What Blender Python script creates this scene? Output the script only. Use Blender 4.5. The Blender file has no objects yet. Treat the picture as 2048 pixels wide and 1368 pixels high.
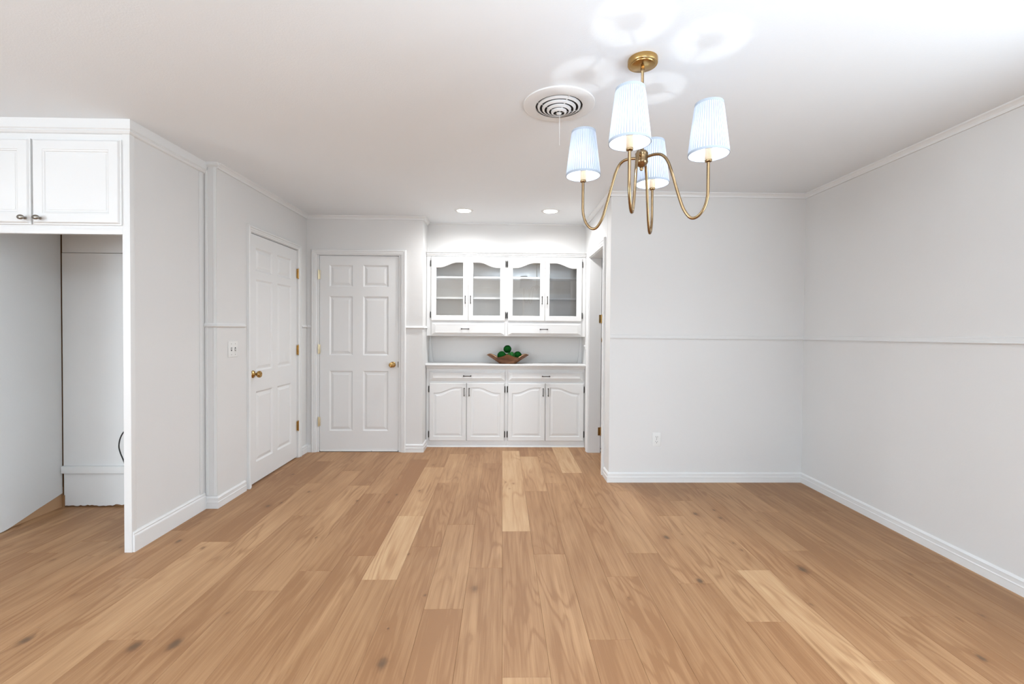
import bpy, bmesh, math, random
from mathutils import Vector, Matrix, noise

PI = math.pi
H = 2.44
scene = bpy.context.scene
C = scene.collection

# ------------------------------------------------------------------ camera
def make_camera():
    pitch, roll, yaw = (math.radians(a) for a in (0.8877, 0.4015, 1.1627))
    fw = Vector((math.sin(yaw)*math.cos(pitch), math.cos(yaw)*math.cos(pitch), -math.sin(pitch)))
    rt = Vector((math.cos(yaw), -math.sin(yaw), 0))
    up = rt.cross(fw)
    r2 = math.cos(roll)*rt + math.sin(roll)*up
    u2 = -math.sin(roll)*rt + math.cos(roll)*up
    cam = bpy.data.cameras.new('camera')
    o = bpy.data.objects.new('camera', cam)
    C.objects.link(o)
    m = Matrix((r2, u2, -fw)).transposed().to_4x4()
    m.translation = Vector((0, 0, 1.2851))
    o.matrix_world = m
    cam.sensor_width = 36
    cam.sensor_fit = 'HORIZONTAL'
    cam.lens = 907.1164/2048*36
    cam.shift_x = (1024-1022.9334)/2048
    cam.shift_y = (672.4219-684)/2048
    cam.clip_start = 0.05
    scene.camera = o
make_camera()

# ------------------------------------------------------------------ world, lights, exposure
w = bpy.data.worlds.new('world')
scene.world = w
w.use_nodes = True
w.node_tree.nodes['Background'].inputs[0].default_value = (0.80, 0.88, 1.0, 1)
w.node_tree.nodes['Background'].inputs[1].default_value = 0.6

scene.view_settings.view_transform = 'Standard'
scene.view_settings.look = 'None'
scene.view_settings.gamma = 1
scene.view_settings.exposure = 0.52
scene.view_settings.use_curve_mapping = False

def area(name, loc, rot, sx, sy, power, col):
    l = bpy.data.lights.new(name, 'AREA')
    l.shape = 'RECTANGLE'; l.size = sx; l.size_y = sy; l.energy = power; l.color = col
    o = bpy.data.objects.new(name, l); C.objects.link(o)
    o.location = loc; o.rotation_euler = rot
    return o
# daylight at the rear and kitchen windows, added side fill, kitchen ceiling lamp
SKY = (0.795, 0.90, 1.0)
area('window_daylight', (0.6, -2.92, 1.45), (math.radians(90), 0, 0), 3.4, 1.7, 5, SKY)
area('side_fill_light', (2.50, 0.4, 1.50), (math.radians(90), 0, math.radians(90)), 1.8, 1.3, 50, SKY)  # unseen light added to brighten the left walls
area('kitchen_window_daylight', (-5.3, -1.9, 1.5), (math.radians(90), 0, math.radians(-90)), 2.2, 1.3, 120, SKY)
area('kitchen_ceiling_lamp', (-4.0, 1.40, 2.38), (0, 0, 0), 0.30, 0.30, 2.4, (0.90, 0.96, 1.0))
# added upward fill lights that brighten the ceiling, no fixtures
area('rear_ceiling_fill', (0.35, 0.0, 1.80), (math.radians(180), 0, 0), 0.8, 0.8, 42, SKY)
area('kitchen_ceiling_fill', (-2.4, -0.4, 1.7), (math.radians(180), 0, 0), 0.9, 0.9, 44, SKY)

# ------------------------------------------------------------------ materials
def newmat(name):
    m = bpy.data.materials.new(name); m.use_nodes = True
    nt = m.node_tree
    return m, nt, nt.nodes['Principled BSDF']

def paint(name, col, rough, bump=0.0, scale=60, spec=0.5, var=0.015):
    m, nt, b = newmat(name)
    b.inputs['Roughness'].default_value = rough
    b.inputs['Specular IOR Level'].default_value = spec
    tc = nt.nodes.new('ShaderNodeTexCoord')
    n = nt.nodes.new('ShaderNodeTexNoise'); n.inputs['Scale'].default_value = 2.3
    nt.links.new(tc.outputs['Object'], n.inputs['Vector'])
    mx = nt.nodes.new('ShaderNodeMix'); mx.data_type = 'RGBA'
    mx.inputs['A'].default_value = (*[c*(1-var) for c in col], 1)
    mx.inputs['B'].default_value = (*[min(1, c*(1+var)) for c in col], 1)
    nt.links.new(n.outputs['Fac'], mx.inputs['Factor'])
    nt.links.new(mx.outputs['Result'], b.inputs['Base Color'])
    if bump:
        n2 = nt.nodes.new('ShaderNodeTexNoise'); n2.inputs['Scale'].default_value = scale
        n2.inputs['Detail'].default_value = 3
        nt.links.new(tc.outputs['Object'], n2.inputs['Vector'])
        bp = nt.nodes.new('ShaderNodeBump'); bp.inputs['Strength'].default_value = bump
        bp.inputs['Distance'].default_value = 0.002
        nt.links.new(n2.outputs['Fac'], bp.inputs['Height'])
        nt.links.new(bp.outputs['Normal'], b.inputs['Normal'])
    return m

def metal(name, col, rough, aniso=0.0):
    m, nt, b = newmat(name)
    b.inputs['Metallic'].default_value = 1
    b.inputs['Roughness'].default_value = rough
    tc = nt.nodes.new('ShaderNodeTexCoord')
    n = nt.nodes.new('ShaderNodeTexNoise'); n.inputs['Scale'].default_value = 40
    nt.links.new(tc.outputs['Object'], n.inputs['Vector'])
    mx = nt.nodes.new('ShaderNodeMix'); mx.data_type = 'RGBA'
    mx.inputs['A'].default_value = (*[c*0.92 for c in col], 1)
    mx.inputs['B'].default_value = (*[min(1, c*1.08) for c in col], 1)
    nt.links.new(n.outputs['Fac'], mx.inputs['Factor'])
    nt.links.new(mx.outputs['Result'], b.inputs['Base Color'])
    return m

def emit(name, col, strength):
    m, nt, b = newmat(name)
    b.inputs['Base Color'].default_value = (*col, 1)
    b.inputs['Emission Color'].default_value = (*col, 1)
    b.inputs['Emission Strength'].default_value = strength
    return m

M = {}
M['wall'] = paint('wall_paint', (0.725, 0.718, 0.703), 0.5, 0.15, 90, 0.35)
M['panel_wall'] = paint('painted_panel_board', (0.74, 0.745, 0.735), 0.55, 0.25, 50, 0.35, 0.03)
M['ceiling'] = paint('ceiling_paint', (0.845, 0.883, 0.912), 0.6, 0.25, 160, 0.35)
M['trim'] = paint('trim_paint', (0.77, 0.77, 0.76), 0.34, 0.05, 30, 0.5)
M['cab'] = paint('cabinet_paint', (0.77, 0.77, 0.76), 0.30, 0.05, 30, 0.5)
M['cabinet_inside'] = paint('cabinet_inside_paint', (0.74, 0.71, 0.67), 0.5)
M['plate'] = paint('switch_plate_plastic', (0.79, 0.79, 0.77), 0.3)
M['brass'] = metal('aged_brass', (0.48, 0.30, 0.11), 0.24)
M['brass2'] = metal('brushed_brass', (0.30, 0.20, 0.105), 0.22)
M['pale_brass'] = metal('pale_brass', (0.80, 0.72, 0.52), 0.35)
M['nickel'] = metal('dark_nickel', (0.075, 0.068, 0.06), 0.4)
M['steel'] = metal('satin_nickel', (0.27, 0.25, 0.22), 0.3)
M['black'] = paint('black_iron', (0.02, 0.018, 0.016), 0.4)
M['cord'] = paint('black_rubber', (0.015, 0.015, 0.015), 0.5)
M['dark'] = paint('duct_shade', (0.035, 0.035, 0.033), 0.6)
M['slot'] = paint('outlet_slot', (0.03, 0.03, 0.03), 0.5)
M['socket'] = paint('candle_sleeve', (0.60, 0.42, 0.25), 0.5)
M['lens'] = emit('led_lens', (1.0, 0.98, 0.95), 14)
M['bulb'] = emit('bulb_glow', (0.90, 0.96, 1.0), 430)
M['raw'] = paint('raw_wood', (0.30, 0.16, 0.07), 0.7, 0.3, 40, 0.3, 0.2)
M['green'] = paint('moss_green', (0.004, 0.050, 0.008), 0.9, 1.0, 120, 0.05, 0.5)
M['leaf'] = paint('leafy_green', (0.022, 0.115, 0.026), 0.85, 1.0, 90, 0.1, 0.5)

def glass_mat():
    m = bpy.data.materials.new('cabinet_glass'); m.use_nodes = True
    nt = m.node_tree; nt.nodes.clear()
    out = nt.nodes.new('ShaderNodeOutputMaterial')
    g = nt.nodes.new('ShaderNodeBsdfGlossy'); g.inputs['Roughness'].default_value = 0.0
    t = nt.nodes.new('ShaderNodeBsdfTransparent'); t.inputs[0].default_value = (0.97, 0.975, 0.97, 1)
    f = nt.nodes.new('ShaderNodeFresnel'); f.inputs['IOR'].default_value = 1.6
    mul = nt.nodes.new('ShaderNodeMath'); mul.operation = 'MULTIPLY'; mul.inputs[1].default_value = 2.2
    nt.links.new(f.outputs[0], mul.inputs[0])
    mx = nt.nodes.new('ShaderNodeMixShader')
    nt.links.new(mul.outputs[0], mx.inputs[0])
    nt.links.new(t.outputs[0], mx.inputs[1]); nt.links.new(g.outputs[0], mx.inputs[2])
    nt.links.new(mx.outputs[0], out.inputs[0])
    return m
M['glass'] = glass_mat()

def shade_mat(name, col, tr):
    m = bpy.data.materials.new(name); m.use_nodes = True
    nt = m.node_tree; nt.nodes.clear()
    out = nt.nodes.new('ShaderNodeOutputMaterial')
    d = nt.nodes.new('ShaderNodeBsdfDiffuse'); d.inputs[0].default_value = (*col, 1)
    t = nt.nodes.new('ShaderNodeBsdfTranslucent'); t.inputs[0].default_value = (*col, 1)
    mx = nt.nodes.new('ShaderNodeMixShader')
    tc = nt.nodes.new('ShaderNodeTexCoord')
    n = nt.nodes.new('ShaderNodeTexNoise'); n.inputs['Scale'].default_value = 30
    nt.links.new(tc.outputs['Object'], n.inputs['Vector'])
    mr = nt.nodes.new('ShaderNodeMapRange')
    mr.inputs['To Min'].default_value = tr*0.85; mr.inputs['To Max'].default_value = tr*1.15
    nt.links.new(n.outputs['Fac'], mr.inputs['Value'])
    nt.links.new(mr.outputs['Result'], mx.inputs[0])
    nt.links.new(d.outputs[0], mx.inputs[1]); nt.links.new(t.outputs[0], mx.inputs[2])
    nt.links.new(mx.outputs[0], out.inputs[0])
    return m
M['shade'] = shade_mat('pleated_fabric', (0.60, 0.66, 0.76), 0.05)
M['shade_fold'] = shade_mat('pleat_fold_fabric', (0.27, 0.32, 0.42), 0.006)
M['shade_trim'] = shade_mat('shade_band_fabric', (0.44, 0.49, 0.56), 0.02)

def bowl_mat():
    m, nt, b = newmat('carved_wood')
    tc = nt.nodes.new('ShaderNodeTexCoord')
    mp = nt.nodes.new('ShaderNodeMapping'); mp.inputs['Scale'].default_value = (6, 30, 40)
    n = nt.nodes.new('ShaderNodeTexNoise'); n.inputs['Scale'].default_value = 1.0
    n.inputs['Detail'].default_value = 5; n.inputs['Distortion'].default_value = 1.2
    cr = nt.nodes.new('ShaderNodeValToRGB')
    cr.color_ramp.elements[0].position = 0.3; cr.color_ramp.elements[0].color = (0.085, 0.028, 0.011, 1)
    cr.color_ramp.elements[1].position = 0.7; cr.color_ramp.elements[1].color = (0.25, 0.11, 0.045, 1)
    nt.links.new(tc.outputs['Object'], mp.inputs['Vector']); nt.links.new(mp.outputs[0], n.inputs['Vector'])
    nt.links.new(n.outputs['Fac'], cr.inputs[0]); nt.links.new(cr.outputs[0], b.inputs['Base Color'])
    b.inputs['Roughness'].default_value = 0.55
    return m
M['bowl'] = bowl_mat()
M['bowl_in'] = paint('pale_carved_wood', (0.55, 0.34, 0.19), 0.6, 0.2, 40, 0.3, 0.15)

KNOTS = [(-1.318,1.845,3.0,1.0),(-1.469,1.832,3.0,.9),(-1.941,1.875,3.0,.9),(-2.459,2.522,2.0,.5),(-1.932,2.742,2.2,.9),(-1.732,2.654,2.0,.7),(-2.216,2.669,1.5,.7),(-2.041,2.19,1.5,.5),(-1.227,2.045,1.5,.6),(-.451,1.729,3.0,.9),(-.129,2.229,3.2,.7),(-.122,1.869,2.6,.35),(-1.678,3.281,2.4,.8),(-1.13,2.784,1.3,.7),(-.481,1.932,.7,.9),(-.525,2.571,1.1,.7),(-.364,2.176,1.4,.7),(-.833,3.355,2.6,.6),(1.028,2.777,2.2,1.0),(1.023,2.287,2.2,1.0),(1.139,2.817,1.3,.6),(1.362,3.132,2.3,.9),(1.505,3.062,2.0,.8),(1.524,3.2,1.1,.9),(1.407,2.699,1.0,.9),(1.41,2.612,1.0,.7),(.616,2.144,1.2,.6),(1.738,3.015,1.0,.6),(1.628,2.396,3.0,1.0),(2.221,3.013,1.8,.5),(2.176,2.348,1.2,.7),(2.187,1.996,1.4,.7),(2.056,1.972,2.2,.5),(1.9,1.731,1.7,1.0),(2.26,2.225,1.4,.5),(1.462,2.087,1.5,.6),(-1.825,3.988,1.8,.8),(-1.507,3.567,1.8,.8),(-1.612,3.343,1.5,.7),(-1.071,3.379,1.3,.8),(-.807,3.503,1.0,.9),(-.968,4.332,2.0,.6),(-.641,4.273,2.5,.6),(-.648,3.587,2.0,.7),(-.1,4.143,2.4,.5),(.035,3.789,1.8,.6),(.101,3.76,1.8,.6),(.067,3.635,1.0,.6),(.442,3.926,1.2,.5),(-.04,3.117,1.4,.35)]

def wood_floor_mat():
    m, nt, b = newmat('oak_plank')
    N = nt.nodes.new; L = nt.links.new
    def math_(op, a, b_=None, c=None):
        n = N('ShaderNodeMath'); n.operation = op
        for i, v in enumerate((a, b_, c)):
            if v is None: continue
            if isinstance(v, (int, float)): n.inputs[i].default_value = v
            else: L(v, n.inputs[i])
        return n.outputs[0]
    geo = N('ShaderNodeNewGeometry')
    pos = geo.outputs['Position']
    at = N('ShaderNodeAttribute'); at.attribute_name = 'plank'   # r tone, g hue, b offset
    sep = N('ShaderNodeSeparateColor'); L(at.outputs['Color'], sep.inputs[0])
    tone, hue, off = sep.outputs[0], sep.outputs[1], sep.outputs[2]
    sx = N('ShaderNodeSeparateXYZ'); L(pos, sx.inputs[0])
    ox = math_('MULTIPLY_ADD', off, 37.0, sx.outputs[0])
    oy = math_('MULTIPLY_ADD', off, 91.0, sx.outputs[1])
    def vec(fx, fy):
        c = N('ShaderNodeCombineXYZ')
        L(math_('MULTIPLY', ox, fx), c.inputs[0]); L(math_('MULTIPLY', oy, fy), c.inputs[1])
        return c.outputs[0]
    def nz(v, scale=1, detail=3, dist=0):
        n = N('ShaderNodeTexNoise'); n.inputs['Scale'].default_value = scale
        n.inputs['Detail'].default_value = detail; n.inputs['Distortion'].default_value = dist
        L(v, n.inputs['Vector']); return n.outputs['Fac']
    # knots: one smooth dark field plus a swirl used to bend the grain around them
    wob = N('ShaderNodeTexNoise'); wob.inputs['Scale'].default_value = 45; L(pos, wob.inputs['Vector'])
    wv = N('ShaderNodeVectorMath'); wv.operation = 'MULTIPLY_ADD'
    L(wob.outputs['Color'], wv.inputs[0]); wv.inputs[1].default_value = (0.014, 0.024, 0); wv.inputs[2].default_value = (-0.007, -0.012, 0)
    pv = N('ShaderNodeVectorMath'); pv.operation = 'ADD'; L(pos, pv.inputs[0]); L(wv.outputs[0], pv.inputs[1])
    knot = None; halo = None
    for (x, y, s, k) in KNOTS:
        rx, ry = s*0.0074, s*0.0125
        a = N('ShaderNodeVectorMath'); a.operation = 'MULTIPLY_ADD'
        L(pv.outputs[0], a.inputs[0]); a.inputs[1].default_value = (1/rx, 1/ry, 0); a.inputs[2].default_value = (-x/rx, -y/ry, 0)
        ln = N('ShaderNodeVectorMath'); ln.operation = 'DOT_PRODUCT'
        L(a.outputs[0], ln.inputs[0]); L(a.outputs[0], ln.inputs[1])
        g = math_('DIVIDE', k, math_('MULTIPLY_ADD', ln.outputs['Value'], 1.0, 1.0))
        knot = g if knot is None else math_('MAXIMUM', knot, g)
    core = N('ShaderNodeMapRange'); core.interpolation_type = 'SMOOTHSTEP'
    L(knot, core.inputs['Value']); core.inputs['From Min'].default_value = 0.28; core.inputs['From Max'].default_value = 0.95
    soft = N('ShaderNodeMapRange')
    L(knot, soft.inputs['Value']); soft.inputs['From Min'].default_value = 0.05; soft.inputs['From Max'].default_value = 0.6
    # grain
    swirl = math_('MULTIPLY', soft.outputs[0], 2.2)
    fine = nz(vec(150, 4.0), 1, 4)
    mid = nz(vec(34, 1.3), 1, 3, 0.6)
    low = nz(vec(5.0, 0.9), 1, 3, 0.8)
    patch = nz(vec(2.5, 1.6), 1, 2)
    rings = math_('ADD', math_('MULTIPLY', nz(vec(5.5, 0.75), 1, 2, 0.5), 30.0), swirl)
    rs = math_('POWER', math_('MULTIPLY_ADD', math_('SINE', math_('MULTIPLY', rings, 2.4)), 0.5, 0.5), 3.0)
    ringmask = N('ShaderNodeMapRange'); L(patch, ringmask.inputs['Value'])
    ringmask.inputs['From Min'].default_value = 0.42; ringmask.inputs['From Max'].default_value = 0.62
    rd = math_('MULTIPLY', rs, ringmask.outputs[0])
    # tone value
    v = math_('MULTIPLY_ADD', math_('SUBTRACT', fine, 0.5), 0.55, tone)
    v = math_('MULTIPLY_ADD', math_('SUBTRACT', mid, 0.5), 0.72, v)
    v = math_('MULTIPLY_ADD', math_('SUBTRACT', low, 0.5), 0.70, v)
    v = math_('MULTIPLY_ADD', rd, -0.30, v)
    cr = N('ShaderNodeValToRGB')
    e = cr.color_ramp.elements
    e[0].position = 0.0; e[0].color = (0.300, 0.151, 0.067, 1)
    e[1].position = 1.0; e[1].color = (0.620, 0.412, 0.230, 1)
    k1 = e.new(0.5); k1.color = (0.465, 0.270, 0.135, 1)
    L(v, cr.inputs[0])
    hm = N('ShaderNodeMix'); hm.data_type = 'RGBA'; hm.blend_type = 'MULTIPLY'
    hm.inputs['B'].default_value = (1.0, 0.90, 0.84, 1)
    L(math_('MULTIPLY', hue, 0.8), hm.inputs['Factor']); L(cr.outputs[0], hm.inputs['A'])
    sm = N('ShaderNodeMix'); sm.data_type = 'RGBA'; sm.blend_type = 'MULTIPLY'
    sm.inputs['B'].default_value = (0.74, 0.65, 0.57, 1)
    L(math_('MULTIPLY', soft.outputs[0], 0.75), sm.inputs['Factor']); L(hm.outputs['Result'], sm.inputs['A'])
    km = N('ShaderNodeMix'); km.data_type = 'RGBA'
    km.inputs['B'].default_value = (0.13, 0.075, 0.04, 1)
    L(math_('MULTIPLY', core.outputs[0], 0.92), km.inputs['Factor']); L(sm.outputs['Result'], km.inputs['A'])
    L(km.outputs['Result'], b.inputs['Base Color'])
    b.inputs['Roughness'].default_value = 0.48
    b.inputs['Specular IOR Level'].default_value = 0.35
    bp = N('ShaderNodeBump'); bp.inputs['Strength'].default_value = 0.12; bp.inputs['Distance'].default_value = 0.001
    L(fine, bp.inputs['Height']); L(bp.outputs['Normal'], b.inputs['Normal'])
    return m
M['floor'] = wood_floor_mat()
M['gap'] = paint('plank_joint', (0.20, 0.11, 0.055), 0.8)

# ------------------------------------------------------------------ object helpers
def new_obj(name, bm, mat, parent=None, smooth=False, recalc=True):
    if recalc: bmesh.ops.recalc_face_normals(bm, faces=bm.faces)
    me = bpy.data.meshes.new(name)
    bm.to_mesh(me); bm.free()
    mats = mat if isinstance(mat, (list, tuple)) else [mat]
    for mm in mats: me.materials.append(mm)
    if smooth:
        for p in me.polygons: p.use_smooth = True
        try: me.set_sharp_from_angle(angle=math.radians(40))
        except Exception: pass
    o = bpy.data.objects.new(name, me)
    C.objects.link(o)
    if parent is not None: o.parent = parent
    return o

def tag(o, label=None, cat=None, group=None, kind=None):
    if label: o['label'] = label
    if cat: o['category'] = cat
    if group: o['group'] = group
    if kind: o['kind'] = kind
    return o

def struct(o, label=None, cat=None):
    return tag(o, label, cat, None, 'structure')

def empty(name, loc=(0, 0, 0), rz=0):
    o = bpy.data.objects.new(name, None); C.objects.link(o)
    o.location = loc; o.rotation_euler = (0, 0, rz); o.empty_display_size = 0.05
    return o

def copy_tree(o, parent=None):
    c = o.copy(); C.objects.link(c); c.parent = parent
    for ch in list(o.children): copy_tree(ch, c)
    return c

def box(bm, x0, x1, y0, y1, z0, z1, bev=0.0):
    vs = [bm.verts.new((x, y, z)) for x in (x0, x1) for y in (y0, y1) for z in (z0, z1)]
    F = [(0, 1, 3, 2), (4, 6, 7, 5), (0, 4, 5, 1), (2, 3, 7, 6), (0, 2, 6, 4), (1, 5, 7, 3)]
    fs = [bm.faces.new([vs[i] for i in f]) for f in F]
    if bev:
        es = {e for f in fs for e in f.edges}
        bmesh.ops.bevel(bm, geom=list(es), offset=bev, segments=2, affect='EDGES', profile=0.6)
    return vs

def bx(name, mat, parent, x0, x1, y0, y1, z0, z1, bev=0.0):
    bm = bmesh.new(); box(bm, x0, x1, y0, y1, z0, z1, bev)
    return new_obj(name, bm, mat, parent, smooth=bool(bev))

def lathe(bm, prof, n=32, cx=0, cy=0, axis='z', mi=0):
    rings = []
    for (r, z) in prof:
        ring = []
        if r < 1e-6:
            v = bm.verts.new(ax(axis, 0, 0, z, cx, cy)); ring = [v]*n
        else:
            for i in range(n):
                a = 2*PI*i/n
                ring.append(bm.verts.new(ax(axis, r*math.cos(a), r*math.sin(a), z, cx, cy)))
        rings.append(ring)
    for a, b in zip(rings[:-1], rings[1:]):
        for i in range(n):
            j = (i+1) % n
            vs = []
            for v in (a[i], a[j], b[j], b[i]):
                if v not in vs: vs.append(v)
            if len(vs) >= 3:
                f = bm.faces.new(vs); f.material_index = mi
    return rings

def ax(axis, a, b, z, cx, cy):
    if axis == 'z': return (cx+a, cy+b, z)
    if axis == 'y': return (cx+a, z, cy+b)      # axis along y; centre given as x,z
    return (z, cx+a, cy+b)                      # axis along x; centre given as y,z

def catmull(pts, k=8):
    pts = [Vector(p) for p in pts]
    P = [pts[0]*2-pts[1]] + pts + [pts[-1]*2-pts[-2]]
    out = []
    for i in range(1, len(P)-2):
        p0, p1, p2, p3 = P[i-1], P[i], P[i+1], P[i+2]
        for j in range(k):
            t = j/k
            out.append(0.5*((2*p1)+(-p0+p2)*t+(2*p0-5*p1+4*p2-p3)*t*t+(-p0+3*p1-3*p2+p3)*t**3))
    out.append(pts[-1])
    return out

def tube(bm, pts, r, n=10, caps=True):
    pts = [Vector(p) for p in pts]
    rings = []
    nrm = None
    for i, p in enumerate(pts):
        t = (pts[min(i+1, len(pts)-1)] - pts[max(i-1, 0)]).normalized()
        if nrm is None:
            nrm = t.cross(Vector((0, 0, 1)))
            if nrm.length < 1e-3: nrm = t.cross(Vector((1, 0, 0)))
            nrm.normalize()
        nrm = (nrm - t*nrm.dot(t)).normalized()
        bn = t.cross(nrm)
        rr = r(i/(len(pts)-1)) if callable(r) else r
        rings.append([bm.verts.new(p + nrm*math.cos(2*PI*k/n)*rr + bn*math.sin(2*PI*k/n)*rr) for k in range(n)])
    for a, b in zip(rings[:-1], rings[1:]):
        for k in range(n): bm.faces.new((a[k], a[(k+1) % n], b[(k+1) % n], b[k]))
    if caps:
        bm.faces.new(rings[0][::-1]); bm.faces.new(rings[-1])

def molding(bm, path, prof, zf=None):
    """sweep profile [(out, z)] along a horizontal XY path; 'out' is to the RIGHT of travel."""
    n = len(path); P = [Vector((p[0], p[1])) for p in path]
    dz = [p[2] if len(p) > 2 else 0.0 for p in path]
    rows = []
    for i in range(n):
        def nrm(a, b):
            d = (b-a).normalized(); return Vector((d.y, -d.x))
        if i == 0: o = nrm(P[0], P[1])
        elif i == n-1: o = nrm(P[-2], P[-1])
        else:
            a, b = nrm(P[i-1], P[i]), nrm(P[i], P[i+1])
            o = (a+b)/(1+a.dot(b))
        rows.append([bm.verts.new((P[i].x+o.x*d, P[i].y+o.y*d, z+dz[i])) for d, z in prof])
    m = len(prof)
    for a, b in zip(rows[:-1], rows[1:]):
        for k in range(m): bm.faces.new((a[k], a[(k+1) % m], b[(k+1) % m], b[k]))
    bm.faces.new(rows[0]); bm.faces.new(rows[-1][::-1])

# a face pattern of nested outlines at depths (local: x right, z up, -y towards viewer)
def arch(x0, x1, z0, z1, rise, flip, d=0.0, n=20):
    """outline; top is an S curve, low on the outer side. rise=0 gives a rectangle."""
    x0 += d; x1 -= d; z0 += d; z1 -= d
    pts = [(x0, z0), (x1, z0)]
    if rise == 0:
        return pts + [(x1, z1), (x0, z1)]
    for i in range(n+1):
        t = i/n                              # from x1 to x0
        x = x1+(x0-x1)*t
        s = t if not flip else 1-t           # 0 = centre side (high), 1 = outer side (low)
        u = min(1, max(0, (s-0.22)/0.66))
        z = z1 - rise*(u*u*(3-2*u))
        pts.append((x, z))
    return pts

def rings(bm, outlines):
    prev = None
    for pts, y in outlines:
        cur = [bm.verts.new((x, y, z)) for x, z in pts]
        if prev:
            n = len(cur)
            for i in range(n): bm.faces.new((prev[i], prev[(i+1) % n], cur[(i+1) % n], cur[i]))
        prev = cur
    return prev

def frame_face(bm, x0, x1, z0, z1, inner, y):
    """flat frame between an outer rectangle and an inner outline"""
    n = len(inner)
    a = inner[2]; b = inner[-1]
    O = [(x0, z0), (x1, z0)]
    for i in range(2, n):
        t = (i-2)/max(1, n-3)
        O.append((x1+(x0-x1)*t, z1))
    return rings(bm, [(O, y), (inner, y)])

def slab_back(bm, x0, x1, z0, z1, yf, yb):
    for q in (((x0, yf, z0), (x1, yf, z0), (x1, yb, z0), (x0, yb, z0)),
              ((x0, yf, z1), (x1, yf, z1), (x1, yb, z1), (x0, yb, z1)),
              ((x0, yf, z0), (x0, yf, z1), (x0, yb, z1), (x0, yb, z0)),
              ((x1, yf, z0), (x1, yf, z1), (x1, yb, z1), (x1, yb, z0))):
        bm.faces.new([bm.verts.new(p) for p in q])

def back_face(bm, x0, x1, z0, z1, y):
    bm.faces.new([bm.verts.new(p) for p in ((x0, y, z0), (x1, y, z0), (x1, y, z1), (x0, y, z1))])

def raised_door(bm, x0, x1, z0, z1, px0, px1, pz0, pz1, rise=0, flip=False, t=0.019, ch=0.006):
    """cabinet door with a moulded outer edge and raised centre panel"""
    c = ch
    ed = [([(x0, z0), (x1, z0), (x1, z1), (x0, z1)], 0.0), ([(x0, z0), (x1, z0), (x1, z1), (x0, z1)], -t+0.006),
          ([(x0+c, z0+c), (x1-c, z0+c), (x1-c, z1-c), (x0+c, z1-c)], -t)]
    rings(bm, ed)
    A = lambda d: arch(px0, px1, pz0, pz1, rise, flip, d)
    frame_face(bm, x0+c, x1-c, z0+c, z1-c, A(0), -t)
    last = rings(bm, [(A(0), -t), (A(0.004), -t+0.007), (A(0.012), -t+0.007), (A(0.034), -t+0.0015), (A(0.036), -t+0.0015)])
    bm.faces.new(last)
    back_face(bm, x0, x1, z0, z1, 0.0)

def pull(name, parent, cx, cz, L, yf, vertical, mat):
    bm = bmesh.new(); r = 0.0040
    if vertical:
        tube(bm, [(cx, yf-0.024, cz-L/2), (cx, yf-0.024, cz+L/2)], r, 8)
        for s in (-1, 1):
            tube(bm, [(cx, yf+0.001, cz+s*(L/2-0.008)), (cx, yf-0.024, cz+s*(L/2-0.008))], r*1.1, 8)
            lathe(bm, [(0, yf-0.003), (0.006, yf-0.003), (0.006, yf), (0, yf)], 10, cx, cz+s*(L/2-0.008), 'y')
    else:
        tube(bm, [(cx-L/2, yf-0.024, cz), (cx+L/2, yf-0.024, cz)], r, 8)
        for s in (-1, 1):
            tube(bm, [(cx+s*(L/2-0.006), yf+0.001, cz), (cx+s*(L/2-0.006), yf-0.024, cz)], r*1.3, 8)
            lathe(bm, [(0, yf-0.003), (0.007, yf-0.003), (0.007, yf), (0, yf)], 10, cx+s*(L/2-0.006), cz, 'y')
    return new_obj(name, bm, mat, parent, smooth=True)

def hinge_small(parent, cx, cz, L, yf, mat):
    bm = bmesh.new()
    tube(bm, [(cx, yf-0.004, cz-L/2), (cx, yf-0.004, cz+L/2)], 0.0062, 8)
    for s in (-1, 1):
        lathe(bm, [(0, cz+s*L/2), (0.004, cz+s*L/2), (0.003, cz+s*(L/2+0.005)), (0, cz+s*(L/2+0.008))], 8, cx, yf-0.004, 'z')
    return new_obj('hinge', bm, mat, parent, smooth=True)

# ------------------------------------------------------------------ key positions
XR, YB = 2.555, 3.795          # right wall, right part of the back wall
XN = 0.905                     # right wall of the nook
XL = -2.017; YP = 3.247        # left wall with its door, starts at the pillar
YD = 4.717; XD = -0.824        # door wall
YC = 4.93                      # hutch face frame
YS = 4.99                      # wall over the hutch
YK = 5.15                      # back of the hutch
XPN = -2.100; YF = 2.605       # refrigerator end panel, cabinet front
YA = 3.268                     # back of the refrigerator recess
XA = -3.112                    # left side of the refrigerator recess

# ------------------------------------------------------------------ floor
JOINTS = {-11: [2.334, 4.219], -10: [2.732], -9: [1.872, 3.763], -8: [3.109], -7: [2.220], -6: [3.524],
          -5: [2.557, 4.451], -4: [2.312, 3.105, 4.201], -3: [2.663, 3.773, 4.647], -2: [2.066, 2.966],
          -1: [2.425, 4.326], 0: [1.654, 2.863, 4.771], 1: [2.570, 3.578, 4.559], 2: [1.853, 3.766],
          3: [2.333, 3.237, 4.037], 4: [2.577, 4.456], 5: [2.265, 3.582], 6: [1.963], 7: [2.391],
          8: [1.725, 3.631], 9: [2.601], 10: [1.992], 11: [2.494, 3.482], 12: [3.177]}
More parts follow.
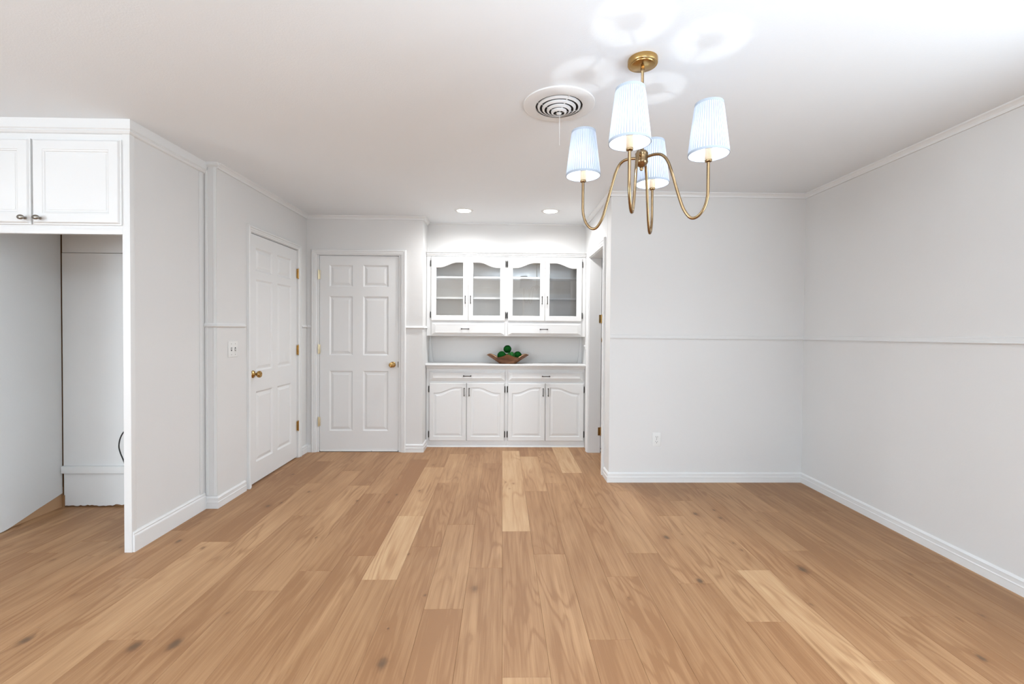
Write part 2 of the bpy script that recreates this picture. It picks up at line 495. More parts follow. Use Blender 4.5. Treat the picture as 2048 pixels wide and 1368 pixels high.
# tone, hue for each visible plank of a row, from near to far
TONES = {-11: [(.50, .2), (.45, .2), (.45, .1)], -10: [(.66, .1), (.30, .2)], -9: [(.45, .2), (.60, .1), (.52, .1)],
         -8: [(.46, .2), (.56, .2)], -7: [(.50, .1), (.60, .1)], -6: [(.46, .2), (.50, .1)],
         -5: [(.46, .2), (.30, .6), (.50, .2)], -4: [(.52, .0), (.79, .0), (.68, .1), (.5, .2)],
         -3: [(.42, .4), (.46, .5), (.66, .1), (.5, .2)], -2: [(.36, .5), (.56, .3), (.52, .3)],
         -1: [(.50, .3), (.45, .5), (.48, .3)], 0: [(.66, .2), (.45, .5), (.80, .2), (.5, .3)],
         1: [(.50, .5), (.47, .5), (.70, .3), (.45, .6)], 2: [(.40, .6), (.50, .4), (.60, .2)],
         3: [(.47, .5), (.48, .5), (.56, .3), (.80, .0)], 4: [(.44, .4), (.56, .2), (.52, .4)],
         5: [(.52, .3), (.60, .5), (.5, .3)], 6: [(.38, .6), (.60, .1)], 7: [(.74, .0), (.58, .1)],
         8: [(.46, .3), (.50, .5), (.40, .3)], 9: [(.52, .2), (.54, .2)], 10: [(.46, .3), (.46, .3)],
         11: [(.46, .1), (.48, .2), (.40, .3)], 12: [(.40, .2), (.40, .3)], 13: [(.38, .2)]}

def make_floor():
    rnd = random.Random(5)
    bm = bmesh.new()
    cl = bm.loops.layers.color.new('plank')
    g, ch, dp = 0.0003, 0.0009, 0.0007
    def plank(x0, x1, y0, y1, tone, hue):
        col = (min(1, max(0, 0.5+(tone-0.5)*1.25)), hue, rnd.random(), 1)
        x0 += g; x1 -= g; y0 += g; y1 -= g
        a = [bm.verts.new(p) for p in ((x0, y0, -dp), (x1, y0, -dp), (x1, y1, -dp), (x0, y1, -dp))]
        b = [bm.verts.new(p) for p in ((x0+ch, y0+ch, 0), (x1-ch, y0+ch, 0), (x1-ch, y1-ch, 0), (x0+ch, y1-ch, 0))]
        c = [bm.verts.new((v.co.x, v.co.y, -0.004)) for v in a]
        fs = [bm.faces.new(b)]
        for i in range(4):
            j = (i+1) % 4
            fs.append(bm.faces.new((a[i], a[j], b[j], b[i])))
            fs.append(bm.faces.new((c[i], c[j], a[j], a[i])))
        for f in fs:
            for l in f.loops: l[cl] = col
    for k in range(-32, 15):
        x0 = 0.008+0.1797*k; x1 = x0+0.1797
        x1 = min(x1, XR+0.02)
        if x0 >= XR: break
        js = list(JOINTS.get(k, []))
        tn = list(TONES.get(k, []))
        if not js:
            y = rnd.uniform(1.2, 3.0); js = [y]
            tn = tn or []
        # extend towards the camera and beyond
        y = js[0]
        pre = []
        while y > -3.0:
            y -= rnd.uniform(0.9, 1.9); pre.insert(0, y)
        post = []
        y = js[-1]
        while y < 5.4:
            y += rnd.uniform(0.9, 1.8); post.append(y)
        ys = pre + js + post
        i0 = len(pre)-1                  # plank just before the first listed joint
        for i in range(len(ys)-1):
            q = i-i0
            if 0 <= q < len(tn): t, h = tn[q]
            else: t, h = rnd.uniform(.40, .62), rnd.uniform(0, .5)
            plank(x0, x1, max(ys[i], -3.05), min(ys[i+1], 5.4), t, h)
    o = new_obj('floor', bm, M['floor'], recalc=True)
    # the sub-floor under the plank joints
    bm = bmesh.new(); box(bm, -5.8, XR+0.1, -3.2, 5.5, -0.06, -0.0035)
    s = new_obj('subfloor', bm, M['gap'], o)
    return struct(o, 'light oak plank floor running through the whole room', 'floor')
make_floor()

# ------------------------------------------------------------------ walls and ceiling
def wall(name, boxes, label, mat=None):
    bm = bmesh.new()
    for b in boxes: box(bm, *b)
    return struct(new_obj(name, bm, mat or M['wall']), label, 'wall')
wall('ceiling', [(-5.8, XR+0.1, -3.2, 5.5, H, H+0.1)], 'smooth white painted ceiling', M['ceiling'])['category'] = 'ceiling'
wall('wall_right', [(XR, XR+0.1, -3.2, YB+0.12, 0, H)], 'plain white wall on the right with a thin chair rail')
wall('wall_back', [(XN+0.001, XR, YB, YB+0.12, 0, H)], 'plain white wall at the back right with an outlet')
DOY0, DOY1, DOZ = 4.03, 4.72, 2.045
wall('wall_nook_right', [(XN, XN+0.125, YB+0.12, DOY0, 0, H), (XN, XN+0.125, DOY1, YK+0.12, 0, H),
                         (XN, XN+0.125, DOY0, DOY1, DOZ, H)], 'white nook wall with a doorway to the right of the hutch')
wall('wall_nook_back', [(-0.95, XN, YK, YK+0.12, 0, H), (XD, XN, YS, YK, 2.12, H)], 'white wall above and behind the built-in hutch')
wall('wall_nook_left', [(XD-0.12, XD, YD, YK, 0, H)], 'narrow white return wall left of the hutch')
wall('wall_door', [(XL-0.1, -1.925, YD, YD+0.12, 0, H), (-1.035, XD-0.12, YD, YD+0.12, 0, H),
                   (-1.925, -1.035, YD, YD+0.12, 2.06, H)], 'white wall holding the closed door that faces the room')
wall('wall_left', [(XL-0.1, XL, YP, 3.655, 0, H), (XL-0.1, XL, 4.525, YD, 0, H), (XL-0.1, XL, 3.655, 4.525, 2.06, H)],
     'white wall on the left with the door seen at an angle')
wall('wall_kitchen', [(-5.8, XA-0.02, YF+0.02, YF+0.12, 0, H)], 'kitchen wall out of view on the left')
wall('wall_kitchen_left', [(-5.8, -5.6, -3.2, YF+0.12, 0, H)], 'kitchen side wall out of view')
wall('wall_front', [(-5.8, -1.2, -3.2, -3.1, 0, H), (2.4, XR+0.1, -3.2, -3.1, 0, H),
                    (-1.2, 2.4, -3.2, -3.1, 0, 0.55), (-1.2, 2.4, -3.2, -3.1, 2.35, H)], 'wall with the window behind the camera')
bm = bmesh.new()
for b in ((-1.2, 2.4, -3.18, -3.11, 0.55, 0.61), (-1.2, 2.4, -3.18, -3.11, 2.29, 2.35), (-1.2, -1.14, -3.18, -3.11, 0.61, 2.29),
          (2.34, 2.4, -3.18, -3.11, 0.61, 2.29), (0.57, 0.63, -3.18, -3.11, 0.61, 2.29)): box(bm, *b)
struct(new_obj('window_1', bm, M['trim']), 'wide white framed window behind the camera', 'window')
bm = bmesh.new()
for b in ((XR-0.03, XR, -0.6, 1.4, 0.79, 0.85), (XR-0.03, XR, -0.6, 1.4, 2.15, 2.21), (XR-0.03, XR, -0.6, -0.54, 0.85, 2.15), (XR-0.03, XR, 1.34, 1.4, 0.85, 2.15)): box(bm, *b)
struct(new_obj('side_fill_frame', bm, M['trim']), 'added white window frame on the right wall around the side fill light', 'window')  # unseen frame added around the side fill light
# recess of the refrigerator: raw wood behind painted boards
wall('wall_recess_back', [(XA-0.14, XL-0.1, YA+0.018, YA+0.1, 0, H)], 'rough back wall of the empty refrigerator recess', M['raw'])
wall('wall_recess_left', [(XA-0.14, XA-0.012, YF+0.12, YA+0.018, 0, H)], 'rough side wall of the empty refrigerator recess', M['raw'])
# next room beyond the doorway
wall('wall_next_room', [(XN+0.125, 2.655, 5.4, 5.5, 0, H), (2.555, 2.655, YB+0.12, 5.5, 0, H)], 'white wall of the room beyond the doorway')

# mouldings
BASE = [(0, 0), (0.015, 0), (0.015, 0.040), (0.0165, 0.044), (0.0125, 0.049), (0.0125, 0.068), (0.0135, 0.072), (0.007, 0.080), (0, 0.083)]
RAIL = [(0, 0), (0.006, 0), (0.0145, 0.006), (0.0165, 0.011), (0.013, 0.016), (0.008, 0.022), (0.006, 0.030), (0, 0.030)]
RAILB = [(0, 0), (0.011, 0), (0.012, 0.004), (0.0065, 0.010), (0.0045, 0.030), (0, 0.032)]
CROWN = [(0, H), (0.030, H), (0.030, H-0.008), (0.021, H-0.014), (0.012, H-0.024), (0.010, H-0.032), (0.010, H-0.038), (0, H-0.038)]
def trim(name, path, prof, z=0.0, label=None, cat='trim', mat=None):
    bm = bmesh.new(); molding(bm, path, [(a, b+z) for a, b in prof])
    return struct(new_obj(name, bm, mat or M['trim']), label, cat)
trim('baseboard_right', [(XR, YB-0.002), (XR, -3.05)], BASE, 0, 'white baseboard along the right wall', 'baseboard')
trim('baseboard_back', [(XN, 3.95), (XN, YB), (XR-0.0005, YB)], BASE, 0, 'white baseboard below the back right wall', 'baseboard')
trim('baseboard_left', [(XPN, YP-0.001), (XL, YP), (XL, 3.592)], BASE, 0, 'white baseboard between the pillar and the left door', 'baseboard')
trim('baseboard_left_corner', [(XL, 4.585), (XL, YD), (-1.962, YD)], BASE, 0, 'short white baseboard in the corner between two doors', 'baseboard')
trim('baseboard_door_wall', [(-1.006, YD), (XD, YD), (XD, YC-0.005)], BASE, 0, 'white baseboard between the door and the hutch', 'baseboard')
BP = [(0, 0), (0.016, 0), (0.016, 0.088), (0.014, 0.094), (0.010, 0.098), (0.012, 0.106), (0.006, 0.114), (0, 0.116)]
trim('baseboard_panel', [(XPN, YF+0.001), (XPN, YP-0.016)], BP, 0, 'tall white baseboard on the refrigerator end panel', 'baseboard')
trim('trim_1', [(XL, YP+0.001), (XL, YD), (XD, YD), (XD, YS-0.03)], CROWN, 0, 'thin white crown moulding over the left wall and the two doors')
trim('trim_2', [(XD+0.0005, YS), (XN-0.0005, YS)], [(0, H), (0.012, H), (0.012, H-0.010), (0, H-0.014)], 0, 'fine bead where the hutch wall meets the ceiling')
trim('trim_3', [(XN, YS-0.03), (XN, YB), (XR, YB), (XR, -3.05)], CROWN, 0, 'thin white crown moulding over the back right and right walls')
trim('trim_4', [(XPN+0.0005, YP), (XL, YP), (XL, 3.590)], RAIL, 1.283, 'white chair rail from the pillar to the left door')
trim('trim_5', [(XL, 4.590), (XL, YD), (-1.966, YD)], RAIL, 1.283, 'short white chair rail in the corner between two doors')
trim('trim_6', [(-1.001, YD), (XD, YD), (XD, YC-0.002)], RAIL, 1.283, 'white chair rail between the door and the hutch')
trim('trim_7', [(XN+0.002, YB), (XR-0.001, YB, -0.004)], RAILB, 1.214, 'thin white chair rail on the back right wall', mat=M['wall'])
trim('trim_8', [(XR, YB-0.001, -0.004), (XR, 2.1, 0.016), (XR, -3.05, 0.04)], RAILB, 1.214, 'thin white chair rail along the right wall', mat=M['wall'])
CRP = [(0, H), (0.020, H), (0.020, H-0.052), (0.013, H-0.058), (0.017, H-0.066), (0.010, H-0.076), (0, H-0.080)]
trim('trim_9', [(XA, YF), (XPN, YF), (XPN, YP-0.001)], CRP, 0, 'wide white crown board over the cabinet and its end panel')
trim('trim_10', [(XPN, YP-0.03), (XPN, YP), (XL, YP), (XL, YP+0.03)], [(0, H), (0.018, H), (0.018, H-0.02), (0, H-0.03)], 0, 'small cap moulding on top of the pillar')
# pilaster strip on the pillar
bm = bmesh.new()
box(bm, XPN+0.004, XPN+0.02, YP-0.006, YP+0.001, 0.09, H-0.03, 0.002)
box(bm, XL-0.022, XL-0.004, YP-0.004, YP+0.001, 0.09, H-0.03, 0.0015)
struct(new_obj('trim_11', bm, M['trim']), 'vertical bead strips on the narrow pillar face', 'trim')
# panelling joint line above the hutch
bm = bmesh.new(); box(bm, -0.298, -0.292, YS-0.0015, YS, 2.13, H-0.015)
struct(new_obj('trim_12', bm, M['wall']), 'faint vertical joint in the wall above the hutch', 'trim')

# ------------------------------------------------------------------ doors of the room
def casing_profile_bm(w_in, z_in, cw, proud):
    """U-shaped door casing: local x 0..w_in is the opening, z_in its top; mitred, stepped face"""
    bm = bmesh.new()
    prof = [(0.0, 0.0), (0.0, -0.010), (0.004, -0.013), (cw*0.25, -0.013), (cw*0.30, -0.0165), (cw*0.62, -0.0165),
            (cw*0.66, -proud), (cw-0.006, -proud), (cw, -proud+0.005), (cw, 0.0)]
    stations = [(0, 0, -1, 0), (0, z_in, -1, 1), (w_in, z_in, 1, 1), (w_in, 0, 1, 0)]
    rows = []
    for (x, z, sx, sz) in stations:
        rows.append([bm.verts.new((x+sx*d, y, z+sz*d)) for d, y in prof])
    m = len(prof)
    for a, b in zip(rows[:-1], rows[1:]):
        for k in range(m): bm.faces.new((a[k], a[(k+1) % m], b[(k+1) % m], b[k]))
    bm.faces.new(rows[0]); bm.faces.new(rows[-1][::-1])
    return bm

def six_panel(bm, W, HT, t, cols, rowsz):
    xs = [0]; zs = [0]
    for a, b in cols: xs += [a, b]
    xs.append(W)
    for a, b in rowsz: zs += [a, b]
    zs.append(HT)
    for i in range(len(xs)-1):
        for j in range(len(zs)-1):
            x0, x1, z0, z1 = xs[i], xs[i+1], zs[j], zs[j+1]
            if i % 2 == 1 and j % 2 == 1:
                A = lambda d: arch(x0, x1, z0, z1, 0, False, d)
                last = rings(bm, [(A(0), 0), (A(0.004), 0.003), (A(0.013), 0.0095), (A(0.019), 0.0095), (A(0.042), 0.0025), (A(0.044), 0.0025)])
                bm.faces.new(last)
            else:
                bm.faces.new([bm.verts.new(p) for p in ((x0, 0, z0), (x1, 0, z0), (x1, 0, z1), (x0, 0, z1))])
    bmesh.ops.remove_doubles(bm, verts=bm.verts, dist=1e-5)
    slab_back(bm, 0, W, 0, HT, 0, t); back_face(bm, 0, W, 0, HT, t)

def knob_bm(cx, cz, yf, big=1.0):
    bm = bmesh.new()
    lathe(bm, [(0.0, yf), (0.031, yf), (0.031, yf-0.004), (0.027, yf-0.009), (0.016, yf-0.013), (0.012, yf-0.018), (0.0105, yf-0.030),
               (0.014, yf-0.036), (0.024, yf-0.041), (0.0275, yf-0.047), (0.0275, yf-0.058), (0.024, yf-0.064), (0.014, yf-0.066),
               (0.012, yf-0.064), (0.004, yf-0.064), (0.0, yf-0.066)], 28, cx, cz, 'y')
    return bm

def butt_hinge(parent, x, z, mat, xleaf):
    bm = bmesh.new()
    tube(bm, [(x, -0.010, z-0.047), (x, -0.010, z+0.047)], 0.0058, 10)
    for s in (-1, 1):
        lathe(bm, [(0, z+s*0.047), (0.0045, z+s*0.047), (0.0035, z+s*0.052), (0, z+s*0.055)], 8, x, -0.010, 'z')
    box(bm, min(x, x+xleaf), max(x, x+xleaf), -0.007, 0.0005, z-0.045, z+0.045, 0.0008)
    return new_obj('hinge', bm, mat, parent, smooth=True)

# door facing the room: local origin at the opening's lower left corner
d = empty('door_2', (-1.925, YD, 0))
struct(d, 'closed white six-panel door facing the room, left of the hutch', 'door')
W2 = 0.890; 
cb = casing_profile_bm(W2-0.026, 2.040, 0.052, 0.021)
for v in cb.verts: v.co.x += 0.013
new_obj('casing', cb, M['trim'], d)
bm = bmesh.new()
box(bm, 0, 0.035, 0.0005, 0.12, 0, 2.055); box(bm, W2-0.035, W2, 0.0005, 0.12, 0, 2.055); box(bm, 0.035, W2-0.035, 0.0005, 0.12, 2.034, 2.055)
box(bm, 0.035, 0.05, 0.052, 0.09, 0.0, 2.034); box(bm, W2-0.05, W2-0.035, 0.052, 0.09, 0, 2.034)
new_obj('jamb', bm, M['trim'], d)
bm = bmesh.new()
six_panel(bm, 0.814, 2.016, 0.035, [(0.100, 0.338), (0.446, 0.706)], [(0.205, 0.828), (0.990, 1.600), (1.698, 1.922)])
for v in bm.verts: v.co.x += 0.038; v.co.z += 0.014; v.co.y += 0.012
new_obj('slab', bm, M['trim'], d, smooth=False)
for z in (0.316, 1.067, 1.834):
    h = butt_hinge(d, 0.030, z, M['pale_brass'], 0.018); h.location.y = 0.006; h['label'] = 'pale brass hinge'
k = new_obj('door_knob', knob_bm(0.790, 0.909, 0.012), M['brass'], d, smooth=True); k['label'] = 'round brass door knob'
bm = bmesh.new(); box(bm, 0.840, 0.8505, 0.009, 0.03, 0.88, 0.94)
new_obj('strike_plate', bm, M['steel'], d)
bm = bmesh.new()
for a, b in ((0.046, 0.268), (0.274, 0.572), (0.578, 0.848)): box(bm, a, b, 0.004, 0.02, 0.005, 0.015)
s = new_obj('painted_light_gap', bm, M['plate'], d); s['label'] = 'white strip standing in for daylight under the door'  # daylight under the door, painted as a pale strip
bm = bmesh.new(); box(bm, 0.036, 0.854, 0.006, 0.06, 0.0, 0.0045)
new_obj('gap_shade_strip', bm, M['slot'], d)  # black strip painted for the shaded gap below the door

# door in the left wall: rotated so that its face looks along +x
d = empty('door_1', (XL, 3.655, 0), math.radians(90))
struct(d, 'closed white six-panel door in the left wall', 'door')
W1 = 0.87
cb = casing_profile_bm(W1-0.03, 2.050, 0.048, 0.024)
for v in cb.verts: v.co.x += 0.015
new_obj('casing', cb, M['trim'], d)
bm = bmesh.new()
box(bm, 0, 0.022, 0.0005, 0.10, 0, 2.055); box(bm, W1-0.022, W1, 0.0005, 0.10, 0, 2.055); box(bm, 0.022, W1-0.022, 0.0005, 0.10, 2.046, 2.06)
new_obj('jamb', bm, M['trim'], d)
bm = bmesh.new()
six_panel(bm, 0.822, 2.028, 0.035, [(0.082, 0.352), (0.436, 0.704)], [(0.165, 0.745), (0.915, 1.668), (1.735, 1.925)])
for v in bm.verts: v.co.x += 0.024; v.co.z += 0.012; v.co.y += 0.003
new_obj('slab', bm, M['trim'], d)
for z in (0.318, 1.066, 1.815):
    h = butt_hinge(d, 0.850, z, M['brass'], -0.016); h['label'] = 'aged brass hinge'
k = new_obj('door_knob', knob_bm(0.058, 0.905, 0.003), M['brass'], d, smooth=True); k['label'] = 'brass door knob with round rosette'

# doorway at the right of the nook and its open door
d = empty('door_3', (XN, 4.72, 0), math.radians(-90))   # local x runs towards the camera, -y points into the nook
struct(d, 'white cased doorway right of the hutch with a door opened away', 'door')
OW = DOY1-DOY0
cb = casing_profile_bm(OW-0.02, 2.035, 0.066, 0.020)
for v in cb.verts: v.co.x += 0.010
new_obj('casing', cb, M['trim'], d)
bm = bmesh.new()
box(bm, 0.0, 0.018, 0.0005, 0.125, 0, 2.044); box(bm, OW-0.018, OW, 0.0005, 0.125, 0, 2.044); box(bm, 0.018, OW-0.018, 0.0005, 0.125, 2.028, 2.044)
new_obj('jamb', bm, M['trim'], d)
bm = bmesh.new(); box(bm, -0.012, 0.024, 0.131, 0.80, 0.012, 2.03, 0.002)
new_obj('slab', bm, M['trim'], d, smooth=True)
for z in (0.224, 1.398):
    bm = bmesh.new()
    tube(bm, [(0.020, 0.127, z-0.045), (0.020, 0.127, z+0.045)], 0.006, 10)
    box(bm, 0.0185, 0.0205, 0.100, 0.127, z-0.042, z+0.042)
    h = new_obj('hinge', bm, M['brass'], d, smooth=True); h['label'] = 'brass hinge'
k = new_obj('door_knob', knob_bm(0, 0, 0), M['brass'], d, smooth=True)
k.rotation_euler = (0, 0, math.radians(90)); k.location = (0.024, 0.140, 1.178); k.scale = (0.45, 0.45, 1.0); k['label'] = 'brass latch'
bm = bmesh.new(); tube(bm, [(0.024, 0.135, 0.05), (0.050, 0.135, 0.05)], 0.006, 8); tube(bm, [(0.050, 0.120, 0.05), (0.050, 0.150, 0.05)], 0.006, 8)
new_obj('door_stop', bm, M['steel'], d, smooth=True)

# ------------------------------------------------------------------ hutch, upper cabinet
def upper_cabinet():
    r = empty('glass_door_cabinet', (0, YC, 1.206))
    Z = 1.206
    tag(r, 'white built-in wall cabinet with four arched glass doors and two drawers above the counter', 'cabinet')
    x0, x1 = XD+0.004, XN-0.002
    yb = YK-YC-0.003
    bm = bmesh.new()
    zt = 2.112-Z
    for b in ((x0, x1, 0.018, yb, 0, 0.018), (x0, x1, 0.018, yb, zt-0.018, zt), (x0, -0.80, 0.018, yb, 0.018, zt-0.018),
              (0.875, x1, 0.018, yb, 0.018, zt-0.018), (0.035, 0.053, 0.018, yb-0.006, 0.150, zt-0.018), (-0.80, 0.875, yb-0.006, yb, 0.150, zt-0.018),
              (-0.80, 0.875, 0.018, yb, 0.148, 0.166)): box(bm, *b)
    new_obj('carcass', bm, M['cabinet_inside'], r)
    bm = bmesh.new()
    F = -0.0
    for b in ((x0, -0.735, 0, 0.018, 0.002, zt), (0.835, x1, 0, 0.018, 0.002, zt), (0.020, 0.068, 0, 0.018, 0.002, zt),
              (-0.735, 0.020, 0, 0.018, 2.03-Z, zt), (0.068, 0.835, 0, 0.018, 2.03-Z, zt),
              (-0.735, 0.020, 0, 0.018, 0.142, 0.175), (0.068, 0.835, 0, 0.018, 0.142, 0.175),
              (-0.735, 0.020, 0, 0.018, 0.002, 0.030), (0.068, 0.835, 0, 0.018, 0.002, 0.030)): box(bm, *b)
    new_obj('face_frame', bm, M['cab'], r)
    bm = bmesh.new()
    prof = [(0, 0), (0.010, 0.0), (0.016, 0.006), (0.014, 0.014), (0.024, 0.018), (0.026, 0.026), (0.020, 0.031), (0.034, 0.036), (0.036, 0.042), (0, 0.044)]
    molding(bm, [(x0, 0), (x1, 0)], [(a, b+2.070-Z) for a, b in prof])
    new_obj('crown_moulding', bm, M['cab'], r)
    for z in (1.612, 1.837):
        for (a, b) in ((-0.798, 0.034), (0.054, 0.873)):
            bx('shelf', M['cab'], r, a, b, 0.030, yb-0.008, z-Z, z-Z+0.019)
    doors = [(-0.770, -0.372, -0.719, -0.423, True), (-0.369, 0.029, -0.322, -0.023, False),
             (0.059, 0.459, 0.107, 0.409, True), (0.462, 0.861, 0.506, 0.806, False)]
    for i, (a, b, ga, gb, left) in enumerate(doors):
        z0, z1, g0, g1 = 1.373-Z, 2.060-Z, 1.427-Z, 2.003-Z
        bm = bmesh.new(); t = 0.019; c = 0.005
        R = lambda d: [(a+d, z0+d), (b-d, z0+d), (b-d, z1-d), (a+d, z1-d)]
        rings(bm, [(R(0), 0), (R(0), -t+0.005), (R(c), -t)])
        A = lambda d: arch(ga, gb, g0, g1, 0.056, not left, d)
        frame_face(bm, a+c, b-c, z0+c, z1-c, [(x, z) for x, z in A(0)], -t)
        rings(bm, [(A(0), -t), (A(0.003), -t+0.003), (A(0.003), 0)])
        frame_face(bm, a, b, z0, z1, A(0.003), 0)
        # mirror the curve so that the high side meets the neighbouring door
        dr = new_obj('door', bm, M['cab'], r)
        dr.location.y = -0.0008
        bm = bmesh.new(); pts = A(-0.004)
        f = bm.faces.new([bm.verts.new((x, -0.008, z)) for x, z in pts])
        gl = new_obj('glass_pane', bm, M['glass'], dr); gl['label'] = 'clear glass pane'
        hx = (b-0.030) if left else (a+0.024)
        pull('handle', dr, hx, 1.600-Z, 0.088, -t, True, M['nickel'])
        ex = (a-0.006) if left else (b+0.006)
        for hz in (1.435, 1.990): hinge_small(dr, ex, hz-Z, 0.058, -0.004, M['black'])
    for a, b in ((-0.766, 0.023), (0.061, 0.859)):
        z0, z1 = 1.221-Z, 1.350-Z
        bm = bmesh.new()
        R = lambda d, e=None: [(a+d, z0+(e if e is not None else d)), (b-d, z0+(e if e is not None else d)), (b-d, z1-d*0.4), (a+d, z1-d*0.4)]
        last = rings(bm, [(R(0), 0), (R(0), -0.010), (R(0.004), -0.010), (R(0.045, 0.024), -0.022), (R(0.047, 0.026), -0.020), (R(0.05, 0.028), -0.020)])
        bm.faces.new(last); back_face(bm, a, b, z0, z1, 0)
        dw = new_obj('drawer', bm, M['cab'], r); dw.location.y = -0.0008
        pull('handle', dw, (a+b)/2-0.03+(0.02 if a > 0 else 0), 1.285-Z, 0.088, -0.020, False, M['nickel'])
    return r
upper_cabinet()

# the open niche: sloping side brackets on the counter
for sgn, xa, lab in ((1, XD+0.002, 'small curved white bracket at the left end of the counter niche'), (-1, XN-0.002, 'small curved white bracket at the right end of the counter niche')):
    bm = bmesh.new()
    pts = [(0, 0.0), (0.050, 0.0), (0.044, 0.02), (0.032, 0.10), (0.024, 0.20), (0.018, 0.298), (0, 0.298)]
    n = len(pts)
    A = [bm.verts.new((xa+sgn*x, YK-0.03, 0.9075+z)) for x, z in pts]
    B = [bm.verts.new((xa+sgn*x, YK-0.002, 0.9075+z)) for x, z in pts]
    for i in range(n): bm.faces.new((A[i], A[(i+1) % n], B[(i+1) % n], B[i]))
    bm.faces.new(A); bm.faces.new(B[::-1])
    tag(new_obj('corner_bracket', bm, M['cab']), lab, 'bracket')

# ------------------------------------------------------------------ hutch counter and base cabinet
def worktop():
    bm = bmesh.new()
    x0, x1 = XD+0.0005, XN-0.0005
    prof = [(0, 0.0), (0.0, 0.0)]
    P = [(YK-0.002, 0.885), (YC-0.045, 0.885), (YC-0.052, 0.888), (YC-0.054, 0.896), (YC-0.052, 0.904), (YC-0.046, 0.907), (YK-0.002, 0.907)]
    A = [bm.verts.new((x0, y, z)) for y, z in P]; B = [bm.verts.new((x1, y, z)) for y, z in P]
    n = len(P)
    for i in range(n): bm.faces.new((A[i], A[(i+1) % n], B[(i+1) % n], B[i]))
    bm.faces.new(A); bm.faces.new(B[::-1])
    # the front nosing reaches past the wall corner on the left
    return tag(new_obj('worktop', bm, M['cab']), 'white painted counter of the built-in hutch, holding the wooden bowl', 'countertop')
worktop()

def base_cabinet():
    r = empty('base_cabinet', (0, YC, 0))
    tag(r, 'white built-in base cabinet with two drawers and four arched-panel doors under the counter', 'cabinet')
    x0, x1 = XD+0.004, XN-0.002
    yb = YK-YC-0.003
    bm = bmesh.new()
    box(bm, x0, x1, 0.0, yb, 0.0, 0.884)
    new_obj('carcass', bm, M['cab'], r)
    bm = bmesh.new()
    molding(bm, [(x0, 0), (x1, 0)], [(0, 0.884), (0.030, 0.884), (0.028, 0.876), (0.018, 0.868), (0.012, 0.856), (0.006, 0.850), (0, 0.848)])
    new_obj('cove_moulding', bm, M['cab'], r)
    bm = bmesh.new()
    molding(bm, [(x0, 0), (x1, 0)], [(0, 0.0), (0.012, 0.0), (0.012, 0.008), (0.005, 0.016), (0, 0.018)])
    new_obj('shoe_moulding', bm, M['trim'], r)
    bm = bmesh.new(); box(bm, 0.037, 0.055, -0.004, 0.001, 0.0, 0.848, 0.0015)
    new_obj('centre_stile', bm, M['cab'], r, smooth=True)
    for a, b in ((-0.784, 0.032), (0.068, 0.886)):
        z0, z1 = 0.720, 0.824
        bm = bmesh.new()
        R = lambda d, e, g: [(a+d, z0+e), (b-d, z0+e), (b-d, z1-g), (a+d, z1-g)]
        last = rings(bm, [(R(0, 0, 0), 0), (R(0, 0, 0), -0.008), (R(0.003, 0.003, 0.003), -0.010), (R(0.040, 0.036, 0.018), -0.022), (R(0.042, 0.038, 0.020), -0.020), (R(0.045, 0.04, 0.022), -0.020)])
        bm.faces.new(last); back_face(bm, a, b, z0, z1, 0)
        dw = new_obj('drawer', bm, M['cab'], r); dw.location.y = -0.0008
        pull('handle', dw, (a+b)/2, 0.775, 0.088, -0.020, False, M['nickel'])
    doors = [(-0.785, -0.386, True), (-0.380, 0.027, False), (0.066, 0.470, True), (0.477, 0.891, False)]
    for (a, b, left) in doors:
        bm = bmesh.new()
        raised_door(bm, a, b, 0.070, 0.697, a+0.044, b-0.044, 0.118, 0.652, 0.060, not left, 0.019, 0.004)
        dr = new_obj('door', bm, M['cab'], r); dr.location.y = -0.0008
        hx = (b-0.022) if left else (a+0.026)
        pull('handle', dr, hx, 0.603, 0.092, -0.019, True, M['nickel'])
        ex = (a-0.006) if left else (b+0.005)
        for hz in (0.140, 0.630): hinge_small(dr, ex, hz, 0.062, -0.004, M['black'])
    return r
base_cabinet()

